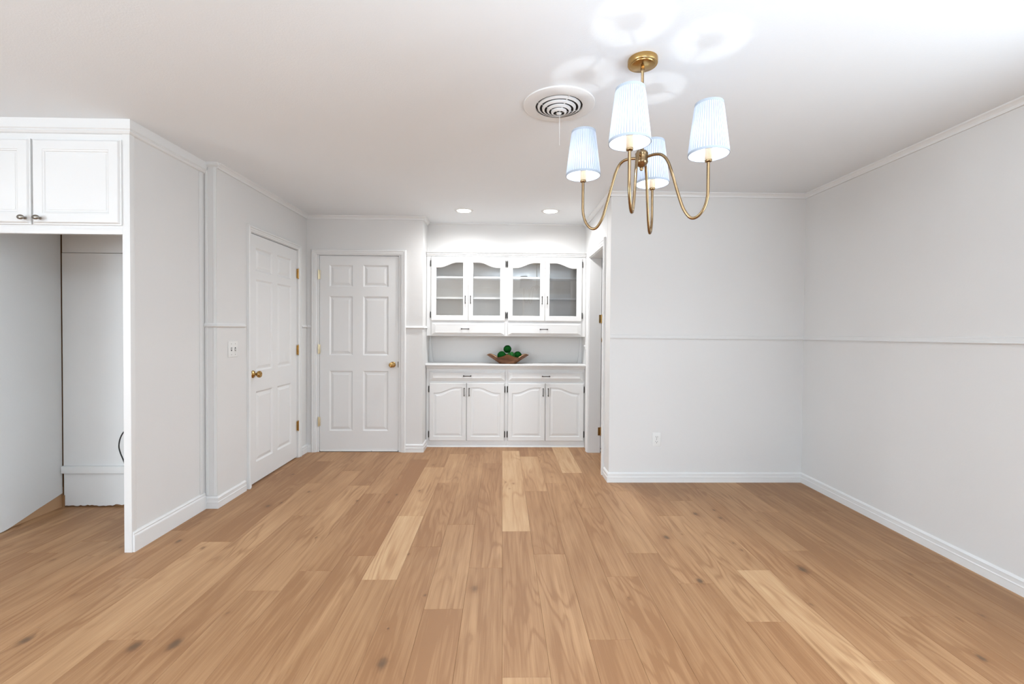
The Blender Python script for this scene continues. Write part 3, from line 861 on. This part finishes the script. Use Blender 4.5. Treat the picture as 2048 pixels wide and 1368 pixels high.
# ------------------------------------------------------------------ wall cabinet above the refrigerator recess and end panel
def fridge_cabinet():
    r = empty('wall_cabinet', (0, YF, 1.803))
    Z = 1.803
    tag(r, 'white cabinet above the empty refrigerator recess with two doors and oval knobs', 'cabinet')
    x0, x1 = XA+0.001, -2.1385
    bm = bmesh.new()
    box(bm, x0, x1, 0.0, 0.022, 0.0, 0.18)
    box(bm, x0, x1, 0.0, YA-YF-0.002, 0.17, H-Z-0.001)
    new_obj('carcass', bm, M['cab'], r)
    bm = bmesh.new(); box(bm, x0, x1, -0.003, 0.0, 0.0, 0.034, 0.001); 
    new_obj('bottom_rail', bm, M['cab'], r, smooth=True)
    for a, b, left in ((-3.104, -2.634, True), (-2.622, -2.137, False)):
        z0, z1 = 1.852-Z, 2.328-Z
        bm = bmesh.new(); t = 0.020
        R = lambda d: [(a+d, z0+d), (b-d, z0+d), (b-d, z1-d), (a+d, z1-d)]
        last = rings(bm, [(R(0), 0), (R(0), -t+0.010), (R(0.006), -t+0.009), (R(0.012), -t+0.001), (R(0.014), -t),
                          (R(0.060), -t), (R(0.063), -t+0.003), (R(0.068), -t+0.004), (R(0.072), -t+0.009), (R(0.080), -t+0.009), (R(0.082), -t+0.007), (R(0.084), -t+0.007)])
        bm.faces.new(last); back_face(bm, a, b, z0, z1, 0)
        dr = new_obj('door', bm, M['cab'], r); dr.location.y = -0.0008
        kx = b-0.022 if left else a+0.048
        bm = bmesh.new()
        lathe(bm, [(0, 0), (0.009, 0), (0.0085, -0.003), (0.005, -0.006), (0.0045, -0.014), (0.009, -0.018), (0.0155, -0.023), (0.0155, -0.027), (0.011, -0.031), (0, -0.033)], 20, 0, 0, 'y')
        k = new_obj('knob', bm, M['steel'], dr, smooth=True)
        k.location = (kx, -t, 1.884-Z); k.scale = (1.25, 1, 0.85)
    return r
fridge_cabinet()
def end_panel():
    bm = bmesh.new()
    box(bm, -2.134, XPN, YF, YP-0.001, 0, H-0.001)
    o = tag(empty('end_panel', (0, 0, 0)), 'full-height white end panel beside the refrigerator recess', 'panel')
    new_obj('board', bm, M['wall'], o)
    bm = bmesh.new()
    box(bm, -2.138, XPN+0.004, YF-0.004, YF+0.030, 0.0, H-0.07, 0.0015)
    new_obj('front_stile', bm, M['trim'], o, smooth=True)
    bm = bmesh.new(); box(bm, XPN, XPN+0.006, YP-0.060, YP-0.030, 0.116, H-0.08, 0.002)
    new_obj('rear_stile', bm, M['trim'], o, smooth=True)
    return o
end_panel()

# boards inside the recess
def recess():
    bm = bmesh.new()
    box(bm, XA+0.005, -2.136, YA, YA+0.017, 0.294, 1.800)
    box(bm, XA+0.005, -2.136, YA+0.002, YA+0.017, 1.8035, 1.971)
    struct(new_obj('trim_13', bm, M['panel_wall']), 'painted board on the back of the refrigerator recess', 'panel')
    # lower board with a ragged bottom edge
    rnd = random.Random(3); bm = bmesh.new(); n = 60
    xs = [XA+0.010+(-2.136-XA-0.010)*i/n for i in range(n+1)]
    zb = [0.006+max(0, 0.014*noise.noise((x*9, 0, 0))+0.010*rnd.random()) for x in xs]
    for y in (YA-0.002, YA+0.016):
        t = [bm.verts.new((x, y, 0.250)) for x in xs]; b = [bm.verts.new((x, y, z)) for x, z in zip(xs, zb)]
        for i in range(n): bm.faces.new((b[i], b[i+1], t[i+1], t[i]))
        if y < YA: ft, fb = t, b
        else:
            for i in range(n): bm.faces.new((fb[i], fb[i+1], b[i+1], b[i]))
    struct(new_obj('trim_14', bm, M['panel_wall']), 'painted lower board with a chipped bottom edge in the recess', 'panel')
    bm = bmesh.new(); box(bm, XA+0.004, -2.136, YA-0.019, YA+0.001, 0.243, 0.294, 0.0015)
    struct(new_obj('trim_15', bm, M['panel_wall'], smooth=True), 'horizontal painted wood strip across the recess back', 'trim')
    # side sheet whose lower edge lifts towards the back
    bm = bmesh.new(); n, m = 24, 16
    rows = []
    for i in range(n+1):
        y = YA-0.004-(YA-0.004-YF-0.12+0.10)*i/n
        s = (YA-y)/(YA-YF)
        zb = 0.100 if s < 0.02 else max(0.004, 0.100*(1-s/0.62)**1.1 if s < 0.62 else 0.004)
        row = []
        for j in range(m+1):
            f = (j/m)**2
            z = zb+(1.971-zb)*f
            bulge = 0.030*max(0, 1-(z/0.5))*max(0, min(1, (s-0.25)/0.6))
            row.append((XA+bulge, y, z))
        rows.append(row)
    V = [[bm.verts.new(p) for p in row] for row in rows]
    W = [[bm.verts.new((p[0]-0.006, p[1], p[2])) for p in row] for row in rows]
    for G in (V, W):
        for i in range(n):
            for j in range(m): bm.faces.new((G[i][j], G[i+1][j], G[i+1][j+1], G[i][j+1]))
    for i in range(n):
        bm.faces.new((V[i][0], V[i+1][0], W[i+1][0], W[i][0])); bm.faces.new((V[i][m], V[i+1][m], W[i+1][m], W[i][m]))
    for j in range(m):
        bm.faces.new((V[0][j], V[0][j+1], W[0][j+1], W[0][j])); bm.faces.new((V[n][j], V[n][j+1], W[n][j+1], W[n][j]))
    struct(new_obj('trim_16', bm, M['panel_wall'], smooth=True), 'white wall panel sheet curling up at its bottom edge', 'panel')
    bm = bmesh.new(); box(bm, XA-0.011, XA-0.0065, YF+0.13, YA+0.010, 0, 0.14)
    struct(new_obj('trim_17', bm, M['bowl_in']), 'bare brown wood plate at the bottom of the recess wall', 'trim')
    bm = bmesh.new(); box(bm, XA-0.002, XA+0.016, YA-0.006, YA-0.003, 0, 0.085)
    struct(new_obj('trim_18', bm, M['raw']), 'bare wood stub in the recess corner', 'trim')
recess()
bm = bmesh.new()
tube(bm, catmull([(-2.50, YA-0.004, 0.62), (-2.56, YA-0.03, 0.60), (-2.63, YA-0.05, 0.56), (-2.662, YA-0.055, 0.51), (-2.674, YA-0.055, 0.45),
                  (-2.664, YA-0.055, 0.40), (-2.640, YA-0.055, 0.34), (-2.60, YA-0.055, 0.22), (-2.52, YA-0.06, 0.06), (-2.44, YA-0.08, 0.006), (-2.33, YA-0.09, 0.006)], 8), 0.0042, 8)
tag(new_obj('power_cord', bm, M['cord'], smooth=True), 'black power cord hanging in the refrigerator recess', 'cord')

# ------------------------------------------------------------------ switch plate and outlet
def face_plate(name, loc, rz, w_, h_, slots, label, cat):
    r = empty(name, loc, rz)
    tag(r, label, cat)
    bm = bmesh.new(); box(bm, -w_/2, w_/2, -0.0055, 0.0, -h_/2, h_/2, 0.0025)
    new_obj('plate', bm, M['plate'], r, smooth=True)
    return r
sp = face_plate('light_switch', (XL, 3.434, 1.121), math.radians(90), 0.120, 0.118, None, 'white double switch plate beside the left door', 'light switch')
for xx, tilt in ((-0.024, 1), (0.024, -1)):
    bm = bmesh.new()
    box(bm, xx-0.006, xx+0.006, -0.0065, -0.005, -0.013, 0.013)
    new_obj('toggle_slot', bm, M['slot'], sp)
    bm = bmesh.new(); vs = box(bm, xx-0.0045, xx+0.0045, -0.019, -0.005, -0.006, 0.006, 0.001)
    for v in bm.verts: v.co.z += tilt*(-v.co.y-0.005)*0.7
    new_obj('toggle', bm, M['plate'], sp, smooth=True)
    for zz in (-0.040, 0.040):
        bm = bmesh.new(); lathe(bm, [(0, -0.0068), (0.0025, -0.0066), (0.003, -0.005), (0, -0.005)], 10, xx, zz, 'y'); new_obj('screw', bm, M['steel'], sp, smooth=True)
op = face_plate('wall_outlet', (1.3085, YB, 0.363), 0, 0.071, 0.115, None, 'white duplex outlet low on the back right wall', 'outlet')
for zz in (-0.020, 0.020):
    bm = bmesh.new()
    box(bm, -0.0165, 0.0165, -0.0072, -0.005, zz-0.014, zz+0.014, 0.0012)
    f = new_obj('receptacle', bm, M['plate'], op, smooth=True)
    bm = bmesh.new()
    box(bm, -0.0080, -0.0055, -0.0078, -0.0070, zz-0.001, zz+0.008); box(bm, 0.0055, 0.0080, -0.0078, -0.0070, zz-0.001, zz+0.007)
    lathe(bm, [(0, -0.0078), (0.003, -0.0078), (0.003, -0.0070), (0, -0.0070)], 10, 0, zz-0.008, 'y')
    new_obj('slot', bm, M['slot'], f)
bm = bmesh.new(); lathe(bm, [(0, -0.0068), (0.003, -0.0066), (0.0035, -0.005), (0, -0.005)], 10, 0, 0, 'y'); new_obj('screw', bm, M['steel'], op, smooth=True)
# little white fitting on the right wall of the niche
bm = bmesh.new(); box(bm, XN-0.008, XN, YC-0.07, YC-0.02, 1.07, 1.15, 0.002); box(bm, XN-0.022, XN-0.008, YC-0.050, YC-0.040, 1.10, 1.12, 0.002)
tag(new_obj('light_switch', bm, M['plate'], smooth=True), 'small white switch on the nook wall right of the counter', 'light switch')

# ------------------------------------------------------------------ recessed lights
def recessed(x, y):
    r = empty('recessed_light', (x, y, H))
    bm = bmesh.new()
    lathe(bm, [(0.066, -0.004), (0.070, -0.0065), (0.088, -0.004), (0.091, 0.0), (0.066, 0.0)], 40)
    bm.faces.ensure_lookup_table()
    new_obj('trim_ring', bm, M['trim'], r, smooth=True)
    bm = bmesh.new(); lathe(bm, [(0.0, -0.004), (0.067, -0.004), (0.067, -0.001), (0, -0.001)], 40)
    new_obj('lens', bm, M['lens'], r)
    l = bpy.data.lights.new('downlight', 'SPOT'); l.energy = 37; l.spot_size = math.radians(176); l.spot_blend = 1.0
    l.shadow_soft_size = 0.05; l.color = (0.97, 0.98, 1.0)
    o = bpy.data.objects.new('downlight', l); C.objects.link(o); o.parent = r; o.location = (0, 0, -0.03)
    return r
tag(recessed(-0.382, 4.454), 'lit recessed ceiling light above the left half of the hutch', 'ceiling light', 'recessed lights in front of the hutch')
tag(recessed(0.462, 4.433), 'lit recessed ceiling light above the right half of the hutch', 'ceiling light', 'recessed lights in front of the hutch')

# ------------------------------------------------------------------ ceiling vent
def vent():
    r = empty('ceiling_vent', (0.283, 2.341, H))
    tag(r, 'round white ceiling vent with stepped rings and a pull chain', 'vent')
    bm = bmesh.new()
    lathe(bm, [(0.122, -0.001), (0.182, 0.0), (0.182, -0.006), (0.172, -0.010), (0.126, -0.014), (0.120, -0.012)], 72)
    new_obj('flange', bm, M['trim'], r, smooth=True)
    bm = bmesh.new(); lathe(bm, [(0, -0.0015), (0.121, -0.0015)], 48); new_obj('duct_shade_disc', bm, M['dark'], r)  # dark disc stands in for the shaded duct, no hole cut
    bm = bmesh.new()
    for rr, z in ((0.098, -0.018), (0.074, -0.027), (0.050, -0.036), (0.028, -0.045)):
        lathe(bm, [(rr, z), (rr+0.001, z-0.0015), (rr+0.0115, z+0.004), (rr+0.0125, z+0.010), (rr+0.0105, z+0.006), (rr, z)], 64)
    new_obj('louver_rings', bm, M['trim'], r, smooth=True)
    bm = bmesh.new(); lathe(bm, [(0, -0.052), (0.010, -0.051), (0.014, -0.047), (0.012, -0.043), (0, -0.042)], 24)
    new_obj('hub', bm, M['trim'], r, smooth=True)
    bm = bmesh.new()
    for a in (-72, 108, 18, 198):
        c, s = math.cos(math.radians(a)), math.sin(math.radians(a))
        tube(bm, [(c*0.01, s*0.01, -0.040), (c*0.124, s*0.124, -0.008)], 0.004 if a == -72 else 0.0016, 6)
    new_obj('support_bar', bm, M['trim'], r, smooth=True)
    bm = bmesh.new()
    pts = [(0.006, 0.02, -0.047-i*0.152/40) for i in range(41)]
    tube(bm, [pts[0], pts[-1]], 0.0011, 6)
    for p in pts[::1]:
        bmesh.ops.create_icosphere(bm, subdivisions=1, radius=0.0017, matrix=Matrix.Translation(p))
    new_obj('pull_chain', bm, M['plate'], r, smooth=True)
vent()

# ------------------------------------------------------------------ chandelier
def chandelier():
    r = empty('chandelier', (0.592, 1.944, H))
    tag(r, 'brass four-arm chandelier with pale pleated fabric shades', 'chandelier')
    T = H
    bm = bmesh.new()
    lathe(bm, [(0, 0), (0.062, 0), (0.0625, -0.003), (0.0625, -0.019), (0.061, -0.022), (0.052, -0.0225), (0.051, -0.026), (0.049, -0.0275), (0.008, -0.031), (0.008, -0.038), (0, -0.038)], 56)
    new_obj('canopy', bm, M['brass'], r, smooth=True)
    bm = bmesh.new()
    lathe(bm, [(0.0075, -0.036), (0.0085, -0.040), (0.0085, -0.052), (0.0058, -0.056), (0.0058, -0.372), (0.0095, -0.376), (0.0095, -0.386), (0.004, -0.388)], 20)
    new_obj('rod', bm, M['brass2'], r, smooth=True)
    bm = bmesh.new()
    lathe(bm, [(0, -0.384), (0.012, -0.385), (0.022, -0.390), (0.0275, -0.399), (0.0275, -0.402), (0.0265, -0.404), (0.0265, -0.430), (0.0275, -0.432),
               (0.0275, -0.438), (0.022, -0.447), (0.012, -0.455), (0.007, -0.458), (0.0085, -0.464), (0.006, -0.470), (0, -0.473)], 32)
    new_obj('hub', bm, M['brass2'], r, smooth=True)
    R = 0.2645
    rz = [(0.020, -0.416), (0.055, -0.412), (0.085, -0.420), (0.108, -0.450), (0.128, -0.510), (0.150, -0.588), (0.172, -0.655), (0.200, -0.695), (0.228, -0.692),
          (0.252, -0.660), (0.2635, -0.615), (R, -0.570), (R, -0.520), (R, -0.478)]
    for idx, a in enumerate((62, 149, 243.5, 329.5)):
        c, s = math.cos(math.radians(a)), math.sin(math.radians(a))
        bm = bmesh.new()
        tube(bm, catmull([(q*c, q*s, z) for q, z in rz], 7), 0.0062, 12)
        arm = new_obj('arm', bm, M['brass2'], r, smooth=True)
        cx, cy = R*c, R*s
        bm = bmesh.new()
        lathe(bm, [(0, -0.482), (0.008, -0.482), (0.0135, -0.479), (0.0145, -0.474), (0.0140, -0.471), (0, -0.471)], 20, cx, cy)
        new_obj('socket_cup', bm, M['brass2'], arm, smooth=True)
        bm = bmesh.new()
        lathe(bm, [(0, -0.471), (0.0135, -0.471), (0.0135, -0.405), (0.011, -0.402), (0, -0.402)], 20, cx, cy)
        new_obj('candle_sleeve', bm, M['socket'], arm, smooth=True)
        bm = bmesh.new()
        lathe(bm, [(0, -0.402), (0.004, -0.401), (0.0035, -0.384), (0.005, -0.380), (0.0062, -0.374), (0.005, -0.368), (0.003, -0.3655), (0, -0.365)], 16, cx, cy)
        new_obj('bulb', bm, M['bulb'], arm, smooth=True)
        # shade
        zb, zt, rb, rt = -0.450, -0.252, 0.0765, 0.0525
        bm = bmesh.new(); n = 264; per = 6; rows = []
        segs = 12
        for j in range(segs+1):
            f = j/segs; z = zb+(zt-zb)*f; rr = rb+(rt-rb)*f
            ring = []
            for i in range(n):
                ph = (i % per)/per
                saw = (0.0026*(1-abs(2*ph-1)))*(0.9+0.1*math.sin(i*0.7+idx))
                if j in (0, segs): saw *= 0.4
                ang = 2*PI*i/n
                ring.append(bm.verts.new((cx+(rr+saw)*math.cos(ang), cy+(rr+saw)*math.sin(ang), z)))
            rows.append(ring)
        for p, q in zip(rows[:-1], rows[1:]):
            for i in range(n):
                f_ = bm.faces.new((p[i], p[(i+1) % n], q[(i+1) % n], q[i]))
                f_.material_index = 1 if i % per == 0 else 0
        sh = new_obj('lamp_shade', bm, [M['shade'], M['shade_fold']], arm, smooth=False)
        for z0, z1, r0, r1 in ((zb-0.003, zb+0.007, rb+0.0022, rb+0.0012), (zt-0.007, zt+0.003, rt+0.0024, rt+0.0018)):
            bm = bmesh.new()
            lathe(bm, [(r0, z0), (r1, z1), (r1-0.0032, z1), (r0-0.0032, z0), (r0, z0)], 64, cx, cy)
            new_obj('shade_band', bm, M['shade_trim'], sh, smooth=True)
        bm = bmesh.new()
        lathe(bm, [(0, zt-0.006), (0.0165, zt-0.006), (0.0165, zt-0.009), (0, zt-0.009)], 24, cx, cy)
        for t in range(3):
            b = math.radians(20+120*t+idx*25)
            tube(bm, [(cx+0.015*math.cos(b), cy+0.015*math.sin(b), zt-0.0075), (cx+(rt-0.001)*math.cos(b), cy+(rt-0.001)*math.sin(b), zt-0.003)], 0.0016, 6)
        new_obj('shade_fitter', bm, M['steel'], sh, smooth=True)
    return r
chandelier()

# ------------------------------------------------------------------ bowl with decorative balls
def bowl():
    r = empty('wooden_bowl', (0.062, YC+0.055, 0.907))
    tag(r, 'carved brown wooden bowl with wavy rim and pointed handles on the hutch counter', 'bowl')
    n, m = 96, 10
    def rim(a):
        c, s = math.cos(a), math.sin(a)
        base = 1/((abs(c)/0.158)**3+(abs(s)/0.096)**3)**(1/3)
        tip = max(0, abs(c)-0.86)/0.14
        rr = base+0.075*tip**1.5
        u = abs(c)                           # high at the sides, dipping before the handles, tips raised
        if u < 0.86:
            k = u/0.86; z = 0.104-0.032*(k*k*(3-2*k))
        else:
            k = (u-0.86)/0.14; z = 0.072+0.044*min(1, k*1.25)
        if tip > 0.55: z -= 0.022*((tip-0.55)/0.45)**1.5
        return rr, z
    def shell(bm, off, flip, mi):
        rows = []
        for j in range(m+1):
            f = j/m; row = []
            for i in range(n):
                a = 2*PI*i/n; rr, zr = rim(a)
                rb = 1/math.sqrt((math.cos(a)/0.092)**2+(math.sin(a)/0.062)**2)
                g = f**1.15
                rad = (rb+(rr-rb)*g) - off*(0.9 if j < m else 0.4)
                z = zr*(f**1.05) + (off if j == 0 else off*0.6 if j < m else 0)
                row.append(bm.verts.new((rad*math.cos(a), rad*math.sin(a), z)))
            rows.append(row)
        for p, q in zip(rows[:-1], rows[1:]):
            for i in range(n):
                f_ = bm.faces.new((p[i], p[(i+1) % n], q[(i+1) % n], q[i])); f_.material_index = mi
        f_ = bm.faces.new(rows[0]); f_.material_index = mi
        return rows[-1]
    bm = bmesh.new()
    a = shell(bm, 0, False, 0); b = shell(bm, 0.009, True, 1)
    for i in range(n):
        f_ = bm.faces.new((a[i], a[(i+1) % n], b[(i+1) % n], b[i])); f_.material_index = 1
    new_obj('body', bm, [M['bowl'], M['bowl_in']], r, smooth=True)
    return r
bowl()
def ball(x, y, z, rad, label, leafy=False, seed=1):
    rnd = random.Random(seed)
    bm = bmesh.new()
    bmesh.ops.create_icosphere(bm, subdivisions=4, radius=rad)
    for v in bm.verts:
        d = v.co.normalized()
        k = noise.noise(d*9+Vector((seed, 0, 0)))*0.06 + noise.noise(d*24+Vector((seed, 3, 0)))*0.05
        v.co = d*rad*(1+k)
    if leafy:
        for i in range(260):
            zz = rnd.uniform(-1, 1); a = rnd.uniform(0, 2*PI); q = math.sqrt(1-zz*zz)
            d = Vector((q*math.cos(a), q*math.sin(a), zz))
            t = d.cross(Vector((rnd.uniform(-1, 1), rnd.uniform(-1, 1), rnd.uniform(-1, 1)))).normalized()
            p = d*rad*0.97; tip = d*rad*1.22+t*rad*0.12
            e = d.cross(t)*rad*0.07
            bm.faces.new([bm.verts.new(c) for c in (p+e, p-e, (p-e*1.5+tip)*0.5, tip, (p+e*1.5+tip)*0.5)])
    o = new_obj('decorative_ball', bm, M['leaf'] if leafy else M['green'], None, smooth=not leafy, recalc=not leafy)
    o.location = (x, y, z)
    tag(o, label, 'decorative ball', 'green moss balls in the wooden bowl')
BY = YC+0.055; BZ = 0.907
ball(-0.004, BY-0.002, BZ+0.086, 0.049, 'bright green moss ball at the left side of the bowl', False, 1)
ball(0.096, BY-0.026, BZ+0.082, 0.043, 'leafy green ball with small spiky leaves at the front middle of the bowl', True, 2)
ball(0.172, BY+0.028, BZ+0.090, 0.043, 'dark green moss ball at the right side of the bowl', False, 3)
ball(0.058, BY+0.012, BZ+0.158, 0.043, 'dark green moss ball on top of the pile', False, 4)
ball(0.084, BY+0.056, BZ+0.074, 0.037, 'green moss ball at the back of the bowl, mostly hidden by the others', False, 5)
